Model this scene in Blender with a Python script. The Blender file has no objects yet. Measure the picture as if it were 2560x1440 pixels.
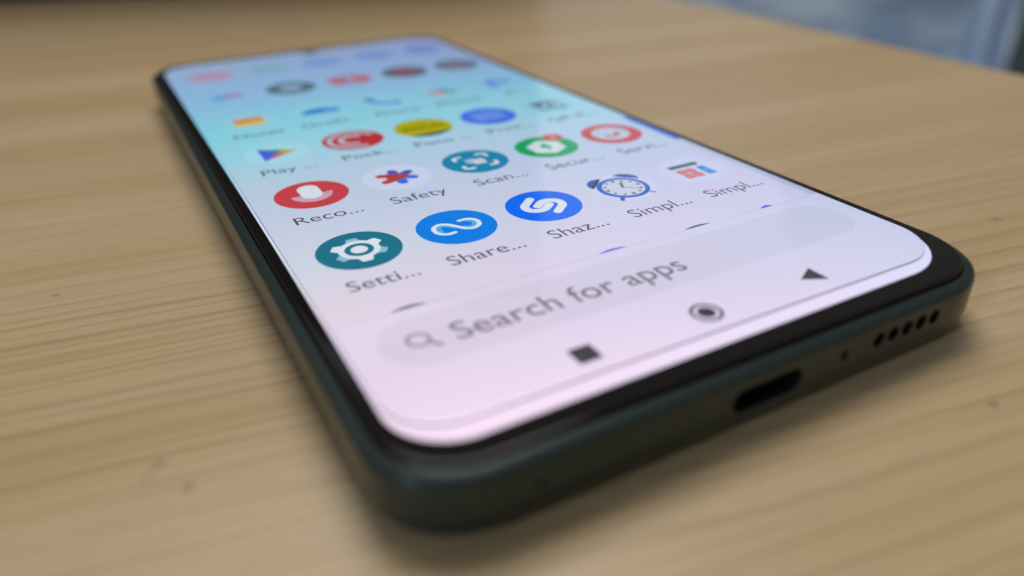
import bpy, bmesh, math, random
from mathutils import Vector, Matrix
from mathutils.geometry import tessellate_polygon

random.seed(4)
S = 0.001            # everything below is written in millimetres
ZD = 8.0             # height of the display plane above the table top
sc = bpy.context.scene
COL = sc.collection

# ------------------------------------------------------------------ camera
cam_data = bpy.data.cameras.new('camera')
cam = bpy.data.objects.new('camera', cam_data)
COL.objects.link(cam)
RIGHT = Vector((0.87573, -0.48236, -0.02101))
DOWN = Vector((-0.25127, -0.41810, -0.87295))
FWD = Vector((0.41229, 0.76977, -0.48735))
rot = Matrix((RIGHT, -DOWN, -FWD)).transposed()
cam.matrix_world = Matrix.Translation(Vector((-48.2313, -42.7485, 39.7905 + ZD)) * S) @ rot.to_4x4()
cam_data.sensor_width = 36.0
cam_data.lens = 1869.9 / 2560 * 36.0
cam_data.clip_start = 0.001
cam_data.clip_end = 60
cam_data.dof.use_dof = True
cam_data.dof.focus_distance = 0.0972
cam_data.dof.aperture_fstop = 9.3
sc.camera = cam
sc.render.resolution_x, sc.render.resolution_y = 1024, 576

# ------------------------------------------------------------------ light
world = bpy.data.worlds.new('World')
sc.world = world
world.use_nodes = True
bg = world.node_tree.nodes['Background']
bg.inputs[0].default_value = (0.86, 0.84, 0.80, 1)
bg.inputs[1].default_value = 0.15


def area_lamp(name, loc, target, sx, sy, power, color):
    d = bpy.data.lights.new(name, 'AREA')
    d.shape = 'RECTANGLE'
    d.size, d.size_y = sx, sy
    d.energy = power
    d.color = color
    o = bpy.data.objects.new(name, d)
    COL.objects.link(o)
    o.location = loc
    o.rotation_euler = (Vector(target) - Vector(loc)).to_track_quat('-Z', 'Y').to_euler()
    return o


area_lamp('window_light', (0.22, 0.62, 1.32), (0.05, 0.12, 0.0), 0.8, 0.8, 12.5, (1.0, 0.97, 0.93))
area_lamp('side_window_light', (-1.15, -0.32, 0.68), (-0.03, 0.0, 0.0), 0.14, 0.16, 3.0, (0.60, 0.80, 1.0))
area_lamp('far_sheen_light', (0.2, 1.9, 0.80), (0.0, 0.1, 0.1), 3.6, 1.0, 3.4, (0.80, 0.90, 1.0))  # added lamp, made broad so its sheen covers table and glass evenly

sc.view_settings.view_transform = 'Standard'
sc.view_settings.look = 'None'
sc.view_settings.exposure = 0
sc.view_settings.gamma = 1
sc.view_settings.use_curve_mapping = False
sc.render.engine = 'CYCLES'
sc.cycles.use_denoising = True
sc.cycles.max_bounces = 10
sc.cycles.transmission_bounces = 8


# ------------------------------------------------------------------ helpers
def lin(c):
    c = c / 255.0
    return c / 12.92 if c <= 0.04045 else ((c + 0.055) / 1.055) ** 2.4


def rgb(r, g, b):
    return (lin(r), lin(g), lin(b), 1.0)


def new_mat(name):
    m = bpy.data.materials.new(name)
    m.use_nodes = True
    nt = m.node_tree
    nt.nodes.clear()
    out = nt.nodes.new('ShaderNodeOutputMaterial')
    return m, nt, out


def principled(name, base, rough=0.5, metal=0.0, spec=0.5, bump=None, coat=0.0):
    m, nt, out = new_mat(name)
    b = nt.nodes.new('ShaderNodeBsdfPrincipled')
    b.inputs['Base Color'].default_value = (*base, 1)
    b.inputs['Roughness'].default_value = rough
    b.inputs['Metallic'].default_value = metal
    b.inputs['Specular IOR Level'].default_value = spec
    b.inputs['Coat Weight'].default_value = coat
    nt.links.new(b.outputs[0], out.inputs[0])
    if bump:
        scale, strength, dist = bump
        tc = nt.nodes.new('ShaderNodeTexCoord')
        n = nt.nodes.new('ShaderNodeTexNoise')
        n.inputs['Scale'].default_value = scale
        n.inputs['Detail'].default_value = 4
        nt.links.new(tc.outputs['Object'], n.inputs['Vector'])
        bp = nt.nodes.new('ShaderNodeBump')
        bp.inputs['Strength'].default_value = strength
        bp.inputs['Distance'].default_value = dist
        nt.links.new(n.outputs['Fac'], bp.inputs['Height'])
        nt.links.new(bp.outputs[0], b.inputs['Normal'])
        r = nt.nodes.new('ShaderNodeMapRange')
        r.inputs['To Min'].default_value = rough * 0.8
        r.inputs['To Max'].default_value = rough * 1.25
        nt.links.new(n.outputs['Fac'], r.inputs['Value'])
        nt.links.new(r.outputs[0], b.inputs['Roughness'])
    return m


def mesh_obj(name, verts, faces, mat, parent=None, smooth=False):
    """verts in millimetres, z measured from the table top"""
    me = bpy.data.meshes.new(name)
    me.from_pydata([(x * S, y * S, z * S) for x, y, z in verts], [], faces)
    me.update()
    if smooth:
        me.polygons.foreach_set('use_smooth', [True] * len(me.polygons))
    o = bpy.data.objects.new(name, me)
    COL.objects.link(o)
    for m in (mat if isinstance(mat, (list, tuple)) else [mat]):
        me.materials.append(m)
    if parent:
        o.parent = parent
    return o


def tag(o, label, cat=None, kind=None):
    o['label'] = label
    if cat:
        o['category'] = cat
    if kind:
        o['kind'] = kind


def rrect(x0, x1, y0, y1, r, n=14):
    """rounded rectangle, counter-clockwise; r single or (bl, br, tr, tl)"""
    rs = r if isinstance(r, (tuple, list)) else (r,) * 4
    pts = []
    for (cx, cy, a0), rr in zip(((x0, y0, 180), (x1, y0, 270), (x1, y1, 0), (x0, y1, 90)), rs):
        sx = 1 if cx == x0 else -1
        sy = 1 if cy == y0 else -1
        for i in range(n + 1):
            a = math.radians(a0 + 90 * i / n)
            pts.append((cx + sx * rr + rr * math.cos(a), cy + sy * rr + rr * math.sin(a)))
    return pts


def loft(rings, cap0=True, cap1=True):
    n = len(rings[0])
    V = [v for r in rings for v in r]
    F = []
    for k in range(len(rings) - 1):
        for i in range(n):
            j = (i + 1) % n
            F.append((k * n + i, k * n + j, (k + 1) * n + j, (k + 1) * n + i))
    if cap0:
        F.append(tuple(reversed(range(n))))
    if cap1:
        F.append(tuple((len(rings) - 1) * n + i for i in range(n)))
    return V, F


# ------------------------------------------------------------------ wood
def wood_material():
    m, nt, out = new_mat('pine_wood')
    N, L = nt.nodes.new, nt.links.new
    tc = N('ShaderNodeTexCoord')
    mp = N('ShaderNodeMapping')
    mp.inputs['Rotation'].default_value = (0, 0, math.radians(7.3))
    mp.inputs['Scale'].default_value = (1000, 1000, 1000)      # millimetres
    L(tc.outputs['Object'], mp.inputs['Vector'])
    sep = N('ShaderNodeSeparateXYZ')
    L(mp.outputs[0], sep.inputs[0])

    def math_(op, a, b=None, c=None):
        n = N('ShaderNodeMath')
        n.operation = op
        for i, v in enumerate((a, b, c)):
            if v is None:
                continue
            if isinstance(v, (int, float)):
                n.inputs[i].default_value = v
            else:
                L(v, n.inputs[i])
        return n.outputs[0]

    def noise(sx, sy, scale=1.0, detail=3.0, rough=0.5, off=0.0):
        mm = N('ShaderNodeMapping')
        mm.inputs['Scale'].default_value = (sx, sy, 1)
        mm.inputs['Location'].default_value = (off, off * 1.7, off)
        L(mp.outputs[0], mm.inputs['Vector'])
        n = N('ShaderNodeTexNoise')
        n.inputs['Scale'].default_value = scale
        n.inputs['Detail'].default_value = detail
        n.inputs['Roughness'].default_value = rough
        L(mm.outputs[0], n.inputs['Vector'])
        return n.outputs['Fac']

    def ramp(fac, stops, interp='LINEAR'):
        r = N('ShaderNodeValToRGB')
        r.color_ramp.interpolation = interp
        e = r.color_ramp.elements
        while len(e) < len(stops):
            e.new(0.5)
        for el, (p, c) in zip(e, stops):
            el.position = p
            el.color = c if len(c) == 4 else (*c, 1)
        L(fac, r.inputs[0])
        return r.outputs[0]

    def g(v):
        return (v, v, v, 1)

    # growth rings: distance across the grain, bent by slow noise, spacing uneven
    warp = noise(0.0022, 0.008, 1.0, 1.5, 0.4, 3.0)
    warp2 = noise(0.0045, 0.085, 1.0, 2.0, 0.5, 11.0)
    d = math_('MULTIPLY_ADD', warp, 26.0, sep.outputs['Y'])
    d = math_('MULTIPLY_ADD', warp2, 6.0, d)
    ring1 = math_('FRACT', math_('DIVIDE', d, 4.3))
    ring2 = math_('FRACT', math_('DIVIDE', math_('MULTIPLY_ADD', warp2, 6.0, d), 1.9))
    line1 = ramp(ring1, [(0.0, g(0.0)), (0.42, g(0.10)), (0.74, g(0.55)), (0.86, g(1.0)), (0.93, g(0.12)), (1.0, g(0.0))])
    line2 = ramp(ring2, [(0.0, g(0.0)), (0.55, g(0.05)), (0.83, g(1.0)), (0.92, g(0.2)), (1.0, g(0.0))])
    amount1 = ramp(noise(0.004, 0.055, 1.0, 2.0, 0.5, 21.0), [(0.30, g(0.12)), (0.68, g(1.0))])
    amount2 = ramp(noise(0.006, 0.045, 1.0, 2.0, 0.5, 37.0), [(0.40, g(0.05)), (0.60, g(0.9))])
    l1 = math_('MULTIPLY', line1, amount1)
    l2 = math_('MULTIPLY', line2, amount2)
    broad = ramp(noise(0.0025, 0.05, 1.0, 3.0, 0.55, 5.0), [(0.30, g(0.0)), (0.70, g(1.0))])
    fibre = noise(0.05, 2.6, 1.0, 4.0, 0.65, 9.0)
    pores = ramp(noise(0.16, 5.5, 1.0, 2.0, 0.5, 15.0), [(0.62, g(0.0)), (0.72, g(1.0))])

    def mix(fac, a, b, mode='MIX', clamp=1.0):
        n = N('ShaderNodeMix')
        n.data_type = 'RGBA'
        n.blend_type = mode
        for sock, v in ((n.inputs[0], fac), (n.inputs[6], a), (n.inputs[7], b)):
            if isinstance(v, (int, float)):
                sock.default_value = v
            elif isinstance(v, tuple):
                sock.default_value = v
            else:
                L(v, sock)
        return n.outputs[2]

    base = mix(broad, (0.655, 0.492, 0.298, 1), (0.55, 0.385, 0.195, 1))
    c = mix(math_('MULTIPLY', l1, 0.46), base, (0.36, 0.20, 0.075, 1))
    c = mix(math_('MULTIPLY', l2, 0.42), c, (0.33, 0.17, 0.06, 1))
    fib = math_('MULTIPLY_ADD', fibre, 0.40, 0.80)
    comb = N('ShaderNodeCombineColor')
    for i in range(3):
        L(fib, comb.inputs[i])
    c = mix(1.0, c, comb.outputs[0], 'MULTIPLY')
    c = mix(math_('MULTIPLY', pores, 0.22), c, (0.14, 0.085, 0.04, 1))
    # a few small bruises and specks where the board has them
    spots = None
    for (x, y, r, k) in ((-52.4, 20.1, 0.65, 0.3), (-50.5, 15.5, 0.55, 0.36), (-53.7, 18.6, 0.7, 0.14),
                         (22.1, -13.2, 0.5, 0.4), (65.6, 13.6, 0.6, 0.35), (-60.5, 62.2, 0.4, 0.4)):
        vm = N('ShaderNodeVectorMath')
        vm.operation = 'DISTANCE'
        L(tc.outputs['Object'], vm.inputs[0])
        vm.inputs[1].default_value = (x * S, y * S, 0)
        mr = N('ShaderNodeMapRange')
        mr.interpolation_type = 'SMOOTHSTEP'
        mr.inputs['From Min'].default_value = r * S * 1.7
        mr.inputs['From Max'].default_value = r * S * 0.2
        mr.inputs['To Max'].default_value = k
        jit = math_('MULTIPLY_ADD', noise(0.9, 1.6, 1.0, 2.0, 0.5, 50 + x), 0.0014, vm.outputs['Value'])
        L(math_('SUBTRACT', jit, 0.0007), mr.inputs['Value'])
        spots = mr.outputs[0] if spots is None else math_('MAXIMUM', spots, mr.outputs[0])
    c = mix(spots, c, (0.085, 0.07, 0.055, 1))

    b = N('ShaderNodeBsdfPrincipled')
    L(c, b.inputs['Base Color'])
    b.inputs['Specular IOR Level'].default_value = 0.45
    rr = N('ShaderNodeMapRange')
    rr.inputs['To Min'].default_value = 0.30
    rr.inputs['To Max'].default_value = 0.46
    L(fibre, rr.inputs['Value'])
    L(rr.outputs[0], b.inputs['Roughness'])
    bp = N('ShaderNodeBump')
    bp.inputs['Strength'].default_value = 0.35
    bp.inputs['Distance'].default_value = 0.00006
    hh = math_('MULTIPLY_ADD', fibre, 1.0, math_('MULTIPLY', l1, -0.8))
    L(hh, bp.inputs['Height'])
    L(bp.outputs[0], b.inputs['Normal'])
    L(b.outputs[0], out.inputs[0])
    return m


WOOD = wood_material()

# ------------------------------------------------------------------ table top
def right_x(y):
    return 157.4 + (y - 63.2) * 0.0872


outline = [(-620, -330), (right_x(-330), -330), (right_x(560), 560), (-620, 640)]


def inset_poly(pts, d):
    n = len(pts)
    res = []
    for i in range(n):
        p0, p1, p2 = Vector(pts[i - 1]), Vector(pts[i]), Vector(pts[(i + 1) % n])
        a, b = (p1 - p0).normalized(), (p2 - p1).normalized()
        na, nb = Vector((-a.y, a.x)), Vector((-b.y, b.x))
        k = (na + nb).normalized()
        q = p1 + k * (d / max(0.2, k.dot(na)))
        res.append((q.x, q.y))
    return res


rings = []
for d, z in ((3, -27), (0, -24), (0, -2.2), (0.35, -0.9), (1.0, -0.25), (2.2, 0.0)):
    rings.append([(x, y, z) for x, y in inset_poly(outline, d)])
V, F = loft(rings)
table = mesh_obj('tabletop', V, F, WOOD)
tag(table, 'pale pine wooden tabletop with brown grain lines under the phone', None, 'structure')

# ------------------------------------------------------------------ phone
phone = bpy.data.objects.new('smartphone', None)
COL.objects.link(phone)
tag(phone, 'dark green smartphone lying on the wooden tabletop with its app screen lit', 'smartphone')

HW, YB, YT, RC = 36.30, -2.75, 160.3, 7.6      # seam between glass and frame
FRAME = principled('green_anodised_metal', (0.044, 0.062, 0.060), 0.29, 0.45, 0.35, (9000, 0.06, 0.00002))
BLACK = principled('black_panel_glass', (0.0115, 0.0098, 0.0098), 0.08, 0.0, 0.25)
VOID = principled('hole_lining', (0.004, 0.004, 0.005), 0.7, 0.0, 0.2)
STEEL = principled('port_metal', (0.10, 0.10, 0.11), 0.4, 0.9)
RUBBER = principled('seal_gasket', (0.006, 0.006, 0.006), 0.8, 0.0, 0.2)


def ring_at(o, z, n=16):
    return [(x, y, z) for x, y in rrect(-HW - o, HW + o, YB - o, YT + o, (RC + o, RC + 1.6 + o, RC + o, RC + o), n)]


prof = [(-2.8, 0.02), (-1.0, 0.06), (-0.05, 0.45), (0.65, 1.1), (1.06, 1.9), (1.26, 2.8), (1.32, 3.5), (1.32, 6.2),
        (1.30, 6.62), (1.23, 6.88), (1.12, 7.05), (0.96, 7.16), (0.30, 7.43), (0.06, 7.50), (-0.01, 7.44), (-0.03, 6.6)]
V, F = loft([ring_at(o, z) for o, z in prof])
frame = mesh_obj('frame', V, F, FRAME, phone, True)
frame['label'] = 'dark green metal frame with rounded corners'


def capsule_ring(cx, cz, hx, hz, y, n=10):
    """stadium outline in the x-z plane at depth y"""
    r = min(hx, hz)
    pts = []
    for k, (sx, sz, a0) in enumerate(((1, -1, -90), (1, 1, 0), (-1, 1, 90), (-1, -1, 180))):
        for i in range(n + 1):
            a = math.radians(a0 + 90 * i / n)
            pts.append((cx + sx * (hx - r) + r * math.cos(a), y, cz + sz * (hz - r) + r * math.sin(a)))
    return pts


YF = YB - 1.32                                   # outer face of the bottom side
holes = [('usb_port', -0.3, 4.35, 4.45, 1.32, 5.0), ('microphone_hole', 10.0, 4.75, 0.52, 0.58, 1.5),
         ('sim_eject_hole', -25.3, 4.55, 0.36, 0.36, 1.5)]
for k in range(5):
    holes.append(('speaker_hole', 15.1 + 2.19 * k, 4.95, 0.86, 0.88, 1.8))
cut_v, cut_f = [], []
for name, cx, cz, hx, hz, dep in holes:
    v, f = loft([capsule_ring(cx, cz, hx, hz, YF - 0.8), capsule_ring(cx, cz, hx, hz, YF + dep)])
    o = len(cut_v)
    cut_v += v
    cut_f += [tuple(i + o for i in q) for q in f]
cutter = mesh_obj('cutter', cut_v, cut_f, VOID)
for o_ in (cutter, frame):
    b_ = bmesh.new()
    b_.from_mesh(o_.data)
    bmesh.ops.recalc_face_normals(b_, faces=b_.faces)
    b_.to_mesh(o_.data)
    b_.free()
md = frame.modifiers.new('holes', 'BOOLEAN')
md.operation = 'DIFFERENCE'
md.solver = 'EXACT'
md.object = cutter
dg = bpy.context.evaluated_depsgraph_get()
cut_mesh = bpy.data.meshes.new_from_object(frame.evaluated_get(dg))
frame.modifiers.clear()
frame.data = cut_mesh
frame.data.name = 'frame'
cut_mesh.set_sharp_from_angle(angle=math.radians(32))
bpy.data.objects.remove(cutter)
# the dark linings that sit in the drilled holes
for name, cx, cz, hx, hz, dep in holes:
    c0 = capsule_ring(cx, cz, hx - 0.03, hz - 0.03, YF + 0.16)
    c1 = capsule_ring(cx, cz, hx - 0.03, hz - 0.03, YF + dep - 0.1)
    V, F = loft([c1, c0], True, False)
    h = mesh_obj(name, V, F, VOID, phone, True)
    if name == 'usb_port':
        V, F = loft([[(x, y, z) for x, y, z in capsule_ring(cx, cz, 3.2, 0.36, YF + 1.3)],
                     capsule_ring(cx, cz, 3.2, 0.36, YF + dep - 0.15)])
        mesh_obj('contact_tongue', V, F, RUBBER, h)
        h['label'] = 'oval charging port in the bottom edge'

# the card tray: a thin plate let into the bottom side, left of the port
tray_o = capsule_ring(-19.0, 4.55, 9.2, 1.35, YF - 0.015)
V, F = loft([capsule_ring(-19.0, 4.55, 9.2, 1.35, YF + 0.02), capsule_ring(-19.0, 4.55, 9.15, 1.30, YF - 0.02)], False, False)
tray = mesh_obj('card_tray_seam', V, F, RUBBER, phone)

# gasket between frame and glass
V, F = loft([[(x, y, 7.25) for x, y, z in ring_at(-0.01, 0)], [(x, y, 7.25) for x, y, z in ring_at(-0.32, 0)]], False, False)
mesh_obj('gasket', V, F, RUBBER, phone)

# black front panel, its edge slightly rounded
prof = [(-0.22, 6.8), (-0.22, 7.70), (-0.25, 7.83), (-0.32, 7.92), (-0.43, 7.965), (-0.6, 7.98), (-0.9, 7.985)]
V, F = loft([ring_at(o, z) for o, z in prof])
panel = mesh_obj('front_panel', V, F, BLACK, phone, True)
panel['label'] = 'black glass border around the lit display'
panel.data.set_sharp_from_angle(angle=math.radians(60))

# ---- display -----------------------------------------------------
W2, H = 34.75, 157.6


def display_material():
    """light the panel gives off: viewing-angle tints painted in by position on the panel"""
    m, nt, out = new_mat('display_angle_tint')
    N, L = nt.nodes.new, nt.links.new
    tc = N('ShaderNodeTexCoord')
    sep = N('ShaderNodeSeparateXYZ')
    L(tc.outputs['Object'], sep.inputs[0])

    def rng(sock, a, b):
        r = N('ShaderNodeMapRange')
        r.inputs['From Min'].default_value = a
        r.inputs['From Max'].default_value = b
        L(sock, r.inputs['Value'])
        return r.outputs[0]

    ns = N('ShaderNodeTexNoise')
    ns.inputs['Scale'].default_value = 55
    ns.inputs['Detail'].default_value = 1
    L(tc.outputs['Object'], ns.inputs['Vector'])
    ad = N('ShaderNodeMath')
    ad.operation = 'MULTIPLY_ADD'
    L(ns.outputs['Fac'], ad.inputs[0])
    ad.inputs[1].default_value = 0.010
    L(sep.outputs['Y'], ad.inputs[2])
    fy = rng(ad.outputs[0], 0.005, 0.165)
    fx = rng(sep.outputs['X'], -0.033, 0.033)

    def ramp(stops):
        r = N('ShaderNodeValToRGB')
        e = r.color_ramp.elements
        while len(e) < len(stops):
            e.new(0.5)
        for el, (mm, c) in zip(e, stops):
            el.position = mm / 160.0
            el.color = rgb(*c)
        L(fy, r.inputs[0])
        return r.outputs[0]

    left = ramp([(0, (246, 220, 241)), (7, (236, 215, 237)), (16, (226, 210, 231)), (24, (226, 212, 228)), (36, (208, 216, 230)),
                 (52, (199, 208, 230)), (66, (188, 209, 230)), (80, (158, 219, 236)), (96, (140, 222, 238)), (114, (150, 207, 238)),
                 (132, (158, 200, 240)), (156, (170, 200, 238))])
    right = ramp([(0, (214, 214, 241)), (8, (209, 212, 240)), (18, (205, 211, 239)), (28, (206, 203, 239)), (42, (199, 204, 238)),
                  (58, (185, 209, 238)), (72, (170, 216, 239)), (88, (152, 218, 238)), (104, (152, 206, 240)), (120, (160, 196, 241)),
                  (138, (168, 190, 240)), (156, (172, 194, 238))])
    mx = N('ShaderNodeMix')
    mx.data_type = 'RGBA'
    L(fx, mx.inputs[0])
    L(left, mx.inputs[6])
    L(right, mx.inputs[7])
    em = N('ShaderNodeEmission')
    L(mx.outputs[2], em.inputs[0])
    em.inputs[1].default_value = 1.08
    L(em.outputs[0], out.inputs[0])
    return m


EMATS = {}


def emat(c):
    c = tuple(c)
    if c not in EMATS:
        m, nt, out = new_mat('pixel_%02x%02x%02x' % c)
        em = nt.nodes.new('ShaderNodeEmission')
        q = [lin(v) for v in c]
        lum = sum(q) / 3
        q = [max(0.0, lum + 1.06 * (v - lum)) for v in q]
        em.inputs[0].default_value = (*q, 1)
        em.inputs[1].default_value = 1.06
        nt.links.new(em.outputs[0], out.inputs[0])
        m.cycles.emission_sampling = 'NONE'
        EMATS[c] = m
    return EMATS[c]


ZS = ZD + 0.0
pts = rrect(-W2, W2 - 0.35, 0.0, H, (6.4, 9.4, 7.0, 7.0), 18)
display = mesh_obj('display', [(x, y, ZS) for x, y in pts], [tuple(range(len(pts)))], display_material(), phone)
display['label'] = 'lit display showing an app drawer on a pale ground with painted blue and pink viewing-angle tints'


class Art:
    """flat coloured shapes, each one a layer slightly above the last"""
    def __init__(self, cx=0.0, cy=0.0, z=0.010):
        self.cx, self.cy, self.z = cx, cy, z
        self.V, self.F, self.M, self.mats = [], [], [], []

    def poly(self, pts, c, holes=()):
        m = emat(c)
        if m not in self.mats:
            self.mats.append(m)
        mi = self.mats.index(m)
        loops = [[Vector((x, y, 0)) for x, y in p] for p in (pts, *holes)]
        o = len(self.V)
        for lp in loops:
            self.V += [(v.x + self.cx, v.y + self.cy, ZS + self.z) for v in lp]
        for t in tessellate_polygon(loops):
            a, b, d = (loops_flat(loops, i) for i in t)
            if (b - a).cross(d - a).z < 0:
                t = (t[0], t[2], t[1])
            self.F.append(tuple(i + o for i in t))
            self.M.append(mi)
        self.z += 0.008
        return self

    def disc(self, c, r=5.24, x=0.0, y=0.0, n=64):
        return self.poly([(x + r * math.cos(2 * math.pi * i / n), y + r * math.sin(2 * math.pi * i / n)) for i in range(n)], c)

    def ring(self, c, r1, r0, x=0.0, y=0.0, n=56):
        o = [(x + r1 * math.cos(2 * math.pi * i / n), y + r1 * math.sin(2 * math.pi * i / n)) for i in range(n)]
        i_ = [(x + r0 * math.cos(2 * math.pi * i / n), y + r0 * math.sin(2 * math.pi * i / n)) for i in range(n)]
        return self.poly(o, c, [i_[::-1]])

    def rect(self, c, x0, x1, y0, y1, r=0.1):
        return self.poly(rrect(x0, x1, y0, y1, r, 5), c)

    def stroke(self, c, path, w, smooth=True, sub=6):
        p = [Vector(q) for q in path]
        if smooth and len(p) > 2:
            q = []
            for i in range(len(p) - 1):
                p0, p1, p2, p3 = p[max(i - 1, 0)], p[i], p[i + 1], p[min(i + 2, len(p) - 1)]
                for k in range(sub):
                    t = k / sub
                    q.append(0.5 * ((2 * p1) + (p2 - p0) * t + (2 * p0 - 5 * p1 + 4 * p2 - p3) * t * t + (-p0 + 3 * p1 - 3 * p2 + p3) * t ** 3))
            q.append(p[-1])
            p = q
        n = len(p)
        Lf, Rt = [], []
        for i in range(n):
            d = (p[min(i + 1, n - 1)] - p[max(i - 1, 0)]).normalized()
            nn = Vector((-d.y, d.x)) * (w / 2)
            Lf.append(p[i] + nn)
            Rt.append(p[i] - nn)

        def cap(ctr, d):
            a0 = math.atan2(d.y, d.x)
            return [ctr + Vector((math.cos(a0 + a), math.sin(a0 + a))) * (w / 2) for a in [math.radians(x) for x in (60, 30, 0, -30, -60)]]
        e1 = cap(p[-1], (p[-1] - p[-2]))
        e0 = cap(p[0], (p[0] - p[1]))
        return self.poly([(v.x, v.y) for v in Lf + e1 + Rt[::-1] + e0], c)

    def build(self, name, parent, label=None):
        o = mesh_obj(name, self.V, self.F, self.mats, parent)
        o.data.polygons.foreach_set('material_index', self.M)
        if label:
            o['label'] = label
        return o


def loops_flat(loops, i):
    for lp in loops:
        if i < len(lp):
            return lp[i]
        i -= len(lp)


def text(name, s, x, y, size, c, parent, align='CENTER', width=None, z=0.012, weight=0.0, spacing=1.0):
    cu = bpy.data.curves.new(name, 'FONT')
    cu.body = s
    cu.size = size
    cu.align_x = align
    cu.resolution_u = 4
    cu.offset = weight
    cu.space_character = spacing
    cu.fill_mode = 'FRONT'
    t = bpy.data.objects.new(name, cu)
    COL.objects.link(t)
    me = bpy.data.meshes.new_from_object(t)
    bpy.data.objects.remove(t)
    xs = [v.co.x for v in me.vertices]
    w = max(xs) - min(xs)
    k = (width / w) if width else 1.0
    mid = 0.5 * (max(xs) + min(xs)) if align == 'CENTER' else min(xs)
    verts = [((v.co.x - mid) * k + x, v.co.y * k + y, ZS + z) for v in me.vertices]
    faces = [tuple(p.vertices) for p in me.polygons]
    o = mesh_obj(name, verts, faces, emat(c), parent)
    bpy.data.meshes.remove(me)
    return o


PX, PY, X0, Y0 = 12.98, 20.80, -25.96, 37.67


def at(c, r):
    return X0 + PX * c, Y0 + PY * r


def circ(x, y, rx, ry=None, n=40, a0=0, a1=360):
    ry = rx if ry is None else ry
    return [(x + rx * math.cos(math.radians(a0 + (a1 - a0) * i / n)), y + ry * math.sin(math.radians(a0 + (a1 - a0) * i / n)))
            for i in range(n + (0 if a1 - a0 == 360 else 1))]


WHT = (224, 230, 240)
INK = (84, 88, 104)

# --- bottom row in view
a = Art(*at(0, 0)).disc((42, 116, 138))
for k, ang in enumerate((90, 30, -30, -90, -150, 150)):
    light = k % 2 == 0
    u = Vector((math.cos(math.radians(ang)), math.sin(math.radians(ang))))
    v = Vector((-u.y, u.x))
    tooth = [u * 2.2 - v * 1.0, u * 3.4 - v * 0.62, u * 3.4 + v * 0.62, u * 2.2 + v * 1.0]
    a.poly([(q.x, q.y) for q in tooth], (140, 192, 202) if ang in (90, -30, -150) else WHT)
a.ring(WHT, 2.55, 1.78).disc(WHT, 1.04)
a.build('app_icon', display, 'round teal icon with a white gear')

a = Art(*at(1, 0)).disc((46, 130, 228))
sp = [(-0.9, -1.55), (-2.0, -1.62), (-2.95, -0.75), (-2.9, 0.75), (-1.9, 1.5), (-0.8, 1.05), (-0.05, 0.0),
      (0.7, -1.1), (1.7, -1.52), (2.8, -0.9), (3.05, 0.35), (2.3, 1.35), (1.0, 1.4)]
a.stroke((92, 176, 240), [(-2.35, -0.6), (-2.35, 0.4), (-1.75, 0.98), (-1.0, 0.62), (-0.3, -0.25)], 0.62)
a.stroke((92, 176, 240), [(0.9, -0.62), (1.6, -1.0), (2.3, -0.55), (2.45, 0.3), (1.95, 0.85)], 0.62)
a.stroke(WHT, sp, 0.62)
a.build('app_icon', display, 'round blue icon with a white looping line')

a = Art(*at(2, 0)).disc((46, 114, 243))
a.stroke((222, 229, 241), [(-0.55, 2.75), (-1.5, 1.85), (-2.45, 0.9), (-2.55, -0.35), (-1.65, -1.18), (-0.45, -1.12), (0.9, -0.02)], 1.22)
a.stroke((222, 229, 241), [(-0.9, 0.1), (0.45, 1.18), (1.65, 1.1), (2.5, 0.3), (2.4, -0.95), (1.5, -1.85), (0.6, -2.7)], 1.22)
a.build('app_icon', display, 'bright blue round icon with a white hooked letter')

a = Art(*at(3, 0)).disc((209, 214, 243), 5.0)
a.stroke((58, 98, 188), [(-1.9, -2.6), (-2.85, -4.1)], 0.62, False)
a.stroke((58, 98, 188), [(1.7, -2.7), (2.75, -4.1)], 0.36, False)
for sgn in (-1, 1):
    m_ = Vector((sgn * 2.72, 2.85))
    u = Vector((sgn * 0.68, 0.73)).normalized()
    v = Vector((u.y, -u.x)) * sgn
    bell = []
    for i in range(15):
        t = math.radians(180 * i / 14)
        q = m_ + v * (1.9 * math.cos(t)) + u * (1.35 * math.sin(t)) - u * 0.25
        bell.append((q.x, q.y))
    a.poly(bell, (56, 92, 176))
    if sgn < 0:
        p1, p2 = m_ - u * 0.15 + v * 1.75, m_ - u * 0.15 - v * 1.75
        a.stroke((44, 62, 92), [(p1.x, p1.y), (p2.x, p2.y)], 0.5, False)
a.disc((60, 104, 196), 3.78, -0.08, -0.4).disc((206, 211, 233), 3.06, -0.02, -0.4)
for h in range(12):
    t = math.radians(30 * h)
    rr = 2.55
    w_ = (0.26, 0.2) if h % 3 else (0.32, 0.28)
    a.rect((84, 92, 116), -0.05 + rr * math.sin(t) - w_[0], -0.05 + rr * math.sin(t) + w_[0] * 0.7,
           -0.4 + rr * math.cos(t) - w_[1], -0.4 + rr * math.cos(t) + w_[1], 0.08)
a.stroke((92, 102, 128), [(-0.12, -0.4), (0.6, 1.15)], 0.42, False)
a.stroke((112, 122, 150), [(-0.12, -0.4), (1.85, -2.1)], 0.2, False)
a.build('app_icon', display, 'blue alarm clock icon with two bells')

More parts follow.
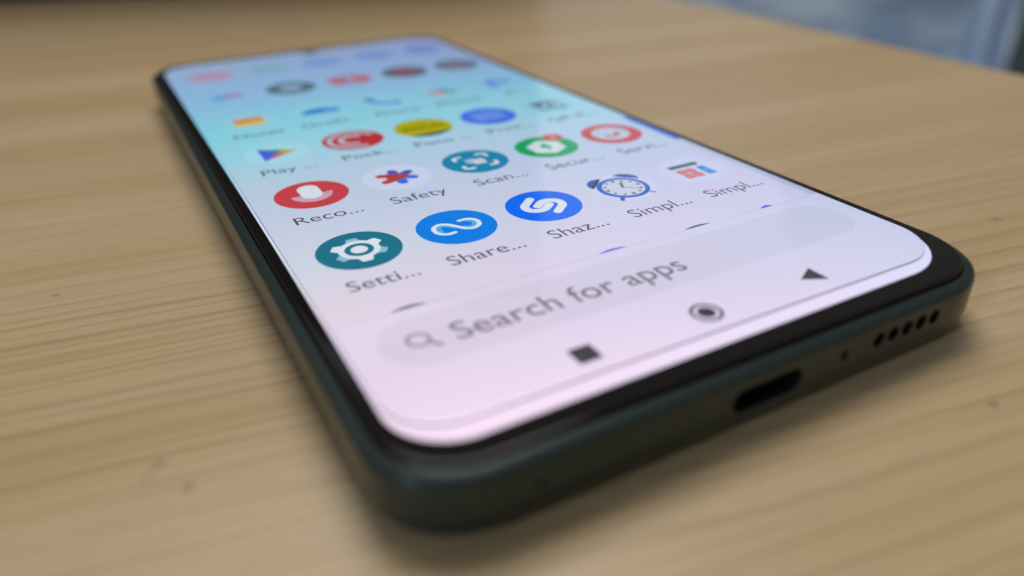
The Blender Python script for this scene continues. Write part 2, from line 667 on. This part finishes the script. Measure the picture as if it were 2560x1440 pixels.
a = Art(*at(4, 0)).disc((202, 209, 240), 5.24).disc((207, 214, 243), 5.1)
a.rect((70, 98, 104), -2.95, 2.42, 1.42, 2.58, 0.12)
for ix in range(2):
    for iy in range(2):
        x_, y_ = -2.9 + 1.62 * ix, -0.95 - 1.78 * iy
        a.rect((210, 108, 116), x_, x_ + 1.48, y_, y_ + 1.6, 0.2)
        a.rect((226, 168, 178), x_ + 0.45, x_ + 1.03, y_ + 0.55, y_ + 1.0, 0.1)
a.rect((62, 152, 214), 0.9, 2.4, -2.73, 0.65, 0.2)
a.rect((120, 186, 226), 1.4, 1.9, -1.2, -0.8, 0.1)
a.build('app_icon', display, 'calculator icon with red and blue keys')

# --- second row
a = Art(*at(0, 1)).disc((199, 74, 82))
cradle = circ(0.0, 0.05, 2.95, 2.95, 24, 180, 360)
cradle = [(x, y) for x, y in cradle] + [(1.4, -0.2), (-1.4, 0.0)]
a.poly(cradle, (206, 168, 186))
cap_ = [(-1.5, 0.1)] + circ(0, -0.1, 1.52, 1.6, 14, 180, 360) + circ(0, 2.25, 1.52, 1.45, 14, 0, 180)
a.poly(cap_, (222, 228, 240))
a.build('app_icon', display, 'round red recorder icon with a white microphone')

a = Art(*at(1, 1)).disc((202, 212, 238), 5.24).disc((208, 217, 241), 5.12)
for ang, c in ((90, (58, 92, 190)), (30, (58, 92, 190)), (-30, (66, 116, 226)), (-90, (64, 116, 232))):
    t = math.radians(ang)
    a.stroke(c, [(0.3 * math.cos(t), 0.3 * math.sin(t)), (2.45 * math.cos(t), 2.45 * math.sin(t))], 1.55, False)
a.poly([(0.2, 1.3), (1.6, 0.15), (0.2, -1.4), (-1.0, 0)], (62, 100, 206))
a.stroke((178, 74, 72), [(1.15, -0.05), (-0.4, 0.85), (-2.25, 1.4)], 1.42, False)
a.stroke((178, 74, 72), [(0.95, -0.15), (-0.6, -0.85), (-2.25, -1.35)], 1.42, False)
a.poly([(1.6, 0.0), (-1.5, 1.75), (-1.75, 0.15), (-1.5, -1.75)], (178, 74, 72))
a.build('app_icon', display, 'flower shaped icon half red and half blue on a pale disc')

a = Art(*at(2, 1)).disc((46, 138, 176))
for sx in (-1, 1):
    for sy in (-1, 1):
        a.stroke(WHT, [(sx * 1.45, sy * 2.72), (sx * 2.45, sy * 2.7), (sx * 2.72, sy * 2.4), (sx * 2.72, sy * 1.45)], 0.62, False)
a.rect((206, 210, 230), -0.5, 1.5, -1.5, 0.75, 0.25).rect((150, 192, 218), -1.5, 0.2, -0.75, 1.35, 0.25)
a.rect((208, 212, 231), -0.6, 1.42, -1.45, 0.6, 0.2)
a.build('app_icon', display, 'blue green scanner icon with white corner brackets')

a = Art(*at(3, 1)).disc((40, 166, 106))
a.poly([(-2.95, 1.55), (0, 3.3), (2.95, 1.55), (2.75, -1.85), (0, -3.5), (-2.9, -1.85)], (212, 228, 238))
a.poly([(-0.2, 1.75), (0.95, 1.0), (0.35, 0.25), (1.0, -0.15), (-0.35, -1.8), (-0.2, -0.6), (-1.05, -0.35)], (62, 164, 122))
a.disc((205, 82, 82), 1.72, 3.4, 3.65)
a.rect((226, 190, 200), 3.2, 3.62, 2.85, 4.45, 0.1)
a.build('app_icon', display, 'green icon with a white hexagon and a red badge')

a = Art(*at(4, 1)).disc((201, 84, 100)).disc((190, 208, 230), 3.3, -0.1, 0.1)
a.stroke((198, 110, 124), [(-1.35, -0.75), (-0.6, -1.3), (0.5, -0.9), (1.1, 0.0)], 0.95)
a.build('app_icon', display, 'red ring icon with a pale middle')

# --- third row
a = Art(*at(0, 2)).disc((174, 226, 243), 5.2)
tri = [(-2.5, 3.4), (3.4, 0.1), (-2.5, -3.2)]
a.poly([(-2.5, 3.4), (0.25, 0.1), (-2.5, -3.2)], (76, 112, 226))
a.poly([(-2.5, 3.4), (1.55, 1.2), (0.25, 0.1)], (66, 150, 116))
a.poly([(1.55, 1.2), (3.6, 0.1), (1.55, -1.0), (0.25, 0.1)], (206, 172, 56))
a.poly([(-2.5, -3.2), (0.25, 0.1), (1.55, -1.0)], (206, 104, 116))
a.build('app_icon', display, 'four coloured triangle icon pointing right')

a = Art(*at(1, 2)).disc((186, 62, 66))
a.stroke((190, 196, 212), circ(0, 0, 4.0, 4.0, 30, 25, 285), 0.9)
a.stroke((190, 196, 212), circ(0, 0, 2.1, 2.1, 24, 50, 275), 0.95)
a.build('app_icon', display, 'red icon with white broken rings')

a = Art(*at(2, 2)).disc((178, 176, 40))
a.poly(circ(0, 0, 5.26, 5.26, 24, 222, 318), (74, 82, 92))
a.build('app_icon', display, 'yellow icon with a dark bottom edge')
text('icon_lettering', 'POCO', X0 + 2 * PX, Y0 + 2 * PY - 0.9, 2.6, (96, 96, 34), display, width=7.6, z=0.06, weight=0.05)

a = Art(*at(3, 2)).disc((78, 124, 236))
for y_ in (1.9, 0.1, -1.7):
    a.rect((146, 178, 238), -3.1, 3.1, y_ - 0.42, y_ + 0.42, 0.2)
a.build('app_icon', display, 'blue icon with paler horizontal bars')

a = Art(*at(4, 2)).disc((156, 214, 236), 5.2)
random.seed(11)
for ix in range(7):
    for iy in range(7):
        if random.random() < 0.62:
            x_, y_ = -2.8 + 0.8 * ix, -2.8 + 0.8 * iy
            a.rect((72, 96, 106), x_, x_ + 0.78, y_, y_ + 0.78, 0.05)
a.build('app_icon', display, 'dark grey square pattern icon')

# --- fourth row
a = Art(*at(0, 3)).disc((158, 218, 236), 5.2)
a.rect((226, 130, 66), -2.7, 2.7, 0.1, 2.4, 0.3).rect((226, 196, 96), -2.7, 2.7, -2.4, 0.1, 0.3)
a.build('app_icon', display, 'orange and yellow notepad icon')
a = Art(*at(1, 3)).disc((156, 218, 238), 5.2)
a.poly(circ(0.1, -1.6, 3.6, 3.5, 24, 0, 180), (52, 132, 216)).disc((78, 152, 224), 1.5, 2.7, -0.5)
a.build('app_icon', display, 'blue cloud icon')
a = Art(*at(2, 3)).disc((156, 216, 238), 5.2)
a.stroke((92, 146, 222), [(-2.2, 2.6), (-1.9, 0.4), (-0.3, -1.6), (2.4, -2.3)], 1.5)
a.disc((84, 138, 220), 1.15, -2.1, 2.2).disc((92, 148, 222), 1.1, 2.2, -2.2)
a.build('app_icon', display, 'pale icon with a blue telephone handset')
a = Art(*at(3, 3)).disc((156, 212, 238), 5.2)
for ang, c in ((90, (206, 92, 84)), (0, (98, 156, 228)), (-90, (62, 158, 112)), (180, (214, 184, 92))):
    t = math.radians(ang)
    u, v = Vector((math.cos(t), math.sin(t))), Vector((-math.sin(t), math.cos(t)))
    pet = [u * 1.55 + v * 0.1 + (u * math.cos(s_) * 0 + v * math.cos(s_) * 1.55 + u * math.sin(s_) * 1.55) - u * 1.5 + v * 1.3
           for s_ in [math.pi * i / 12 for i in range(13)]]
    a.poly([(q.x, q.y) for q in pet], c)
a.build('app_icon', display, 'four coloured pinwheel icon')
a = Art(*at(4, 3)).disc((156, 208, 240), 5.2)
a.stroke((92, 138, 230), [(-1.6, -2.4), (-1.6, 2.2), (0.3, 2.2)], 1.5, False).disc((104, 172, 230), 1.6, 1.7, 0.9)
a.build('app_icon', display, 'pale icon with a blue mark')

# --- fifth and sixth rows, far end of the panel; haze painted in as paler colours
a = Art(*at(0, 4)).disc((156, 204, 240), 5.2)
a.disc((92, 168, 228), 1.7, -1.5, -0.5).disc((176, 150, 214), 2.0, 1.2, 0.6)
a.build('app_icon', display, 'pale icon with blue and pink dots')
a = Art(*at(1, 4)).disc((92, 120, 132)).disc((156, 184, 216), 2.6)
a.build('app_icon', display, 'dark ring shaped icon')
a = Art(*at(2, 4)).disc((168, 166, 202)).rect((204, 110, 122), -4.4, -0.8, -2.6, 2.4, 0.8).rect((204, 110, 122), 0.9, 4.4, -2.6, 2.4, 0.8)
a.build('app_icon', display, 'icon with two red blocks')
a = Art(*at(3, 4)).disc((92, 108, 128)).disc((162, 96, 114), 3.0)
a.build('app_icon', display, 'dark icon with a red middle')
a = Art(*at(4, 4)).disc((106, 128, 148)).disc((150, 130, 156), 2.9)
a.build('app_icon', display, 'dark icon with a grey red middle')
for c_, col, lab in ((0, (196, 168, 196), 'dusky pink icon'), (1, (152, 196, 222), 'pale green blue icon'), (2, (146, 176, 236), 'lavender blue icon'),
                     (3, (144, 174, 236), 'soft blue icon'), (4, (138, 164, 236), 'violet blue icon at the far corner')):
    a = Art(*at(c_, 5)).disc(col, 5.0)
    a.build('app_icon', display, lab)

# --- names under the icons
names = [['Setti...', 'Share...', 'Shaz...', 'Simpl...', 'Simpl...'],
         ['Reco...', 'Safety', 'Scan...', 'Secur...', 'Servi...'],
         ['Play ...', 'Pock...', 'Poco ...', 'Print...', 'QR R...'],
         ['Notes', 'OneD...', 'Phone', 'Photos', 'Pi...']]
for r, row in enumerate(names):
    for c, s in enumerate(row):
        x, y = at(c, r)
        t = text('icon_name', s, x - 0.1, y - 9.75, 3.5, INK, display, weight=0.0)

# --- row cut off by the search field: slivers of the next icons
YL = 21.65
for c, col in ((0, (86, 82, 92)), (2, (84, 112, 226)), (3, (72, 104, 112)), (4, (72, 104, 214))):
    cx = X0 + PX * c
    h = YL - (Y0 - PY)
    half = math.sqrt(5.24 ** 2 - h ** 2)
    a0 = math.degrees(math.asin(h / 5.24))
    pts = circ(cx, Y0 - PY, 5.24, 5.24, 16, a0, 180 - a0)
    if c == 4:
        pts = [(cx - 2.2, YL), (cx - 1.7, YL + 0.42), (cx - 0.8, YL + 0.62), (cx - 0.3, YL + 0.3), (cx, YL)][::-1]
    if c == 0:
        pts = [(x, YL + (y - YL) * 1.15) for x, y in pts]
    Art().poly(pts, col).build('cut_off_icon', display)

a = Art()
a.rect((176, 182, 206), -34.6, 34.3, YL - 0.05, YL + 0.03, 0.01)
a.build('divider_line', display)


def field_material():
    """search field: wallpaper seen through a grey tint"""
    m = display.data.materials[0].copy()
    m.name = 'search_field_angle_tint'
    for n in m.node_tree.nodes:
        if n.type == 'EMISSION':
            n.inputs[1].default_value = 1.0
    return m


FIELD = field_material()
pts = rrect(-31.5, 31.5, 10.9, 19.7, 4.39, 14)
field = mesh_obj('search_field', [(x, y, ZS + 0.008) for x, y in pts], [tuple(range(len(pts)))], FIELD, display)
field['label'] = 'grey rounded search field near the bottom of the display'
text('search_text', 'Search for apps', -24.0, 13.5, 4.4, (124, 116, 130), display, 'LEFT', width=28.7, z=0.03, weight=0.03)
a = Art(z=0.03)
a.ring((140, 132, 148), 1.3, 0.92, -27.5, 15.5).stroke((140, 132, 148), [(-26.65, 14.6), (-25.85, 13.65)], 0.48, False)
a.build('search_symbol', display)

# --- navigation row
Art(-14.95, 5.25).rect((70, 66, 74), -1.28, 1.28, -1.28, 1.28, 0.12).build('square_button', display)
Art(-0.2, 5.2).ring((78, 72, 82), 1.75, 1.36).disc((70, 64, 74), 0.98).build('round_button', display)
Art(0, 0).poly([(13.2, 5.25), (16.0, 6.75), (16.0, 3.75)], (70, 68, 74)).build('triangle_button', display)

# --- letter strip along the right edge
a = Art()
a.rect((184, 194, 222), 33.0, 34.3, 21.6, 66.0, 0.6)
a.rect((70, 116, 222), 33.0, 34.3, 50.0, 65.0, 0.6)
a.build('scroll_strip', display)

# --- punch-hole camera
hole = mesh_obj('front_camera', [(x, y, ZS + 0.02) for x, y in circ(0.6, 155.3, 1.9)], [tuple(range(40))], BLACK, phone)
V, F = loft([[(x, y, ZS + 0.05) for x, y in circ(0.6, 155.3, 1.2)], [(x, y, ZS + 0.10) for x, y in circ(0.6, 155.3, 0.7)]])
mesh_obj('lens', V, F, BLACK, hole)

# side keys on the right rail
for name, y0, y1 in (('power_key', 86, 97), ('volume_key', 104, 124)):
    rr_ = []
    for dx, k in ((-0.5, 0.0), (0.34, 0.0), (0.46, 0.14)):
        rr_.append([(HW + 1.32 + dx, y, z) for y, z in rrect(y0 + k, y1 - k, 3.1 + k, 5.3 - k, 1.0, 6)])
    V, F = loft(rr_)
    mesh_obj(name, V, F, FRAME, phone, True)

# ------------------------------------------------------------------ screen protector
m, nt, out = new_mat('clear_tempered_glass')
b = nt.nodes.new('ShaderNodeBsdfPrincipled')
b.inputs['Base Color'].default_value = (0.985, 0.99, 0.995, 1)
b.inputs['Roughness'].default_value = 0.0
b.inputs['IOR'].default_value = 1.5
b.inputs['Transmission Weight'].default_value = 1.0
nt.links.new(b.outputs[0], out.inputs[0])
gt = nt.nodes.new('ShaderNodeTexCoord')
gn = nt.nodes.new('ShaderNodeTexNoise')
gn.inputs['Scale'].default_value = 60
gn.inputs['Detail'].default_value = 6
gn.inputs['Distortion'].default_value = 1.5
nt.links.new(gt.outputs['Object'], gn.inputs['Vector'])
gr = nt.nodes.new('ShaderNodeMapRange')
gr.inputs['From Min'].default_value = 0.45
gr.inputs['From Max'].default_value = 0.75
gr.inputs['To Min'].default_value = 0.01
gr.inputs['To Max'].default_value = 0.12
nt.links.new(gn.outputs['Fac'], gr.inputs['Value'])
nt.links.new(gr.outputs[0], b.inputs['Roughness'])
GLASS = m


def prot_ring(i, z):
    return [(x, y + (x + 34) * -0.006, ZD + z) for x, y in rrect(-34.42 + i, 34.25 - i, 2.2 + i, 156.4 - i, (5.9 - i, 7.2 - i, 5.9 - i, 5.9 - i), 18)]


prof = [(0.0, -0.05), (0.0, 0.16), (0.03, 0.21), (0.10, 0.25), (0.20, 0.27), (0.35, 0.28)]
V, F = loft([prot_ring(i, z) for i, z in prof])
m, nt, out = new_mat('ground_glass_edge')
b = nt.nodes.new('ShaderNodeBsdfPrincipled')
b.inputs['Base Color'].default_value = (0.10, 0.085, 0.17, 1)
b.inputs['Roughness'].default_value = 0.35
b.inputs['IOR'].default_value = 1.5
b.inputs['Transmission Weight'].default_value = 0.35
nt.links.new(b.outputs[0], out.inputs[0])
prot = mesh_obj('screen_protector', V, F, [GLASS, m], None, True)
nr = len(V) // len(prof)
for i_ in range(0, nr * 2):
    prot.data.polygons[i_].material_index = 1
prot.data.set_sharp_from_angle(angle=math.radians(70))
tag(prot, 'clear glass screen protector stuck on the phone display', 'screen protector')

# dust on the protector
DUST = principled('grey_dust', (0.55, 0.53, 0.52), 0.9)
V, F = [], []
random.seed(9)
specks = [(22.6, 20.3, 0.10), (19.4, 19.8, 0.08), (19.9, 19.1, 0.09), (14.7, 17.3, 0.09)]
for k in range(16):
    specks.append((random.uniform(-31, 31), random.uniform(4, 80), random.uniform(0.04, 0.075)))
for x, y, r in specks:
    n0 = len(V)
    a0 = random.uniform(0, 3)
    for i in range(6):
        t = a0 + i * math.pi / 3
        q = r * random.uniform(0.5, 1.2)
        V.append((x + q * math.cos(t), y + q * 0.7 * math.sin(t), ZD + 0.284))
    V.append((x, y, ZD + 0.284 + r * 0.4))
    F += [(n0 + i, n0 + (i + 1) % 6, n0 + 6) for i in range(6)]
dust = mesh_obj('dust', V, F, DUST, prot)
dust['kind'] = 'stuff'

# ------------------------------------------------------------------ what is behind
# dark box standing at the back of the table
DARK = principled('dark_painted_board', (0.026, 0.021, 0.015), 0.55)
PA, PB = Vector((-330.0, 477.0)), Vector((150.0, 286.0))
u = (PB - PA).normalized()
v = Vector((-u.y, u.x))
foot = [PA + v * 11, PB + v * 11, PB + v * 124, PA + v * 124]
rings = []
for i, z in ((2, 0.02), (0, 2), (0, 218), (2, 220)):
    rings.append([(x, y, z) for x, y in inset_poly([(p.x, p.y) for p in foot], i)])
V, F = loft(rings)
box = mesh_obj('storage_box', V, F, DARK)
tag(box, 'dark blurred box standing on the table behind the phone', 'box')


# blue bedding below the table's right edge
def bedding_material():
    m, nt, out = new_mat('blue_bed_linen')
    N, L = nt.nodes.new, nt.links.new
    tc = N('ShaderNodeTexCoord')
    n1 = N('ShaderNodeTexNoise')
    n1.inputs['Scale'].default_value = 5.0
    n1.inputs['Detail'].default_value = 2
    L(tc.outputs['Object'], n1.inputs['Vector'])
    r = N('ShaderNodeValToRGB')
    e = r.color_ramp.elements
    e[0].position, e[0].color = 0.38, (0.26, 0.38, 0.56, 1)
    e[1].position, e[1].color = 0.62, (0.62, 0.74, 0.90, 1)
    L(n1.outputs['Fac'], r.inputs[0])
    b = N('ShaderNodeBsdfPrincipled')
    b.inputs['Roughness'].default_value = 0.9
    L(r.outputs[0], b.inputs['Base Color'])
    L(b.outputs[0], out.inputs[0])
    return m


bed = bpy.data.objects.new('bed', None)
COL.objects.link(bed)
bed.location = (1.2, 1.2, -0.74)
tag(bed, 'blurred blue bed seen past the right edge of the table', 'bed')
BED = bedding_material()
PALE = principled('pale_blue_cotton', (0.44, 0.56, 0.74), 0.9)
BASE = principled('dark_bed_base', (0.03, 0.032, 0.035), 0.6)


# blanket: a rumpled sheet over the mattress
nx, ny = 60, 60
V, F = [], []
x0, x1, y0, y1 = 330.0, 2300.0, 250.0, 2300.0
from mathutils import noise as mnoise
for j in range(ny + 1):
    for i in range(nx + 1):
        x, y = x0 + (x1 - x0) * i / nx, y0 + (y1 - y0) * j / ny
        z = -215 + 55 * mnoise.noise(Vector((x * 0.0042, y * 0.0042, 1.3))) + 22 * mnoise.noise(Vector((x * 0.013, y * 0.013, 4.0)))
        e_ = min(i, nx - i, j, ny - j)
        z -= {0: 160, 1: 40}.get(e_, 0)
        V.append((x - 1200, y - 1200, z + 740))
for j in range(ny):
    for i in range(nx):
        k = j * (nx + 1) + i
        F.append((k, k + 1, k + nx + 2, k + nx + 1))
mesh_obj('blanket', V, F, BED, bed, True)
V, F = loft([[(x - 1200, y - 1200, z) for x, y in rrect(370, 2260, 290, 2260, 60)] for z in (250, 420)])
mesh_obj('mattress', V, F, PALE, bed, True)
V, F = loft([[(x - 1200, y - 1200, z) for x, y in rrect(390, 2240, 310, 2240, 30)] for z in (0, 250)])
mesh_obj('base', V, F, BASE, bed)

# pale towel hanging upright at the right, and a dark cabinet next to it
def wall_strip(name, az0, az1, d0, d1, zb, zt, mat, waves=0):
    """upright slab between two bearings from the camera foot, distances in mm"""
    cx, cy = -48.0, -43.0
    n = 24
    front, back = [], []
    for i in range(n + 1):
        t = i / n
        az = math.radians(az0 + (az1 - az0) * t)
        d = d0 + waves * math.sin(t * 9.0)
        front.append((cx + d * math.cos(az), cy + d * math.sin(az)))
        dd = d1 + waves * math.sin(t * 9.0)
        back.append((cx + dd * math.cos(az), cy + dd * math.sin(az)))
    ring = front + back[::-1]
    V, F = loft([[(x, y, zb) for x, y in ring], [(x, y, zt) for x, y in ring]])
    return mesh_obj(name, V, F, mat, None, bool(waves))


tw = wall_strip('towel', 31.0, 28.75, 1010, 1018, -420, 160, PALE, 6)
tag(tw, 'pale blue cloth hanging beyond the right end of the table', 'towel')
cb = wall_strip('cabinet', 28.4, 12.0, 1100, 1400, -740, 400, principled('dark_green_cabinet', (0.10, 0.12, 0.12), 0.6))
tag(cb, 'dark grey green cabinet at the right edge of the picture', 'cabinet')

# floor under the furniture
fl = mesh_obj('floor', [(-3000, -3000, -740), (7000, -3000, -740), (7000, 8000, -740), (-3000, 8000, -740)], [(0, 1, 2, 3)],
              principled('floor_boards', (0.10, 0.085, 0.07), 0.5, bump=(40, 0.1, 0.001)))
tag(fl, 'dark floor below the table', None, 'structure')
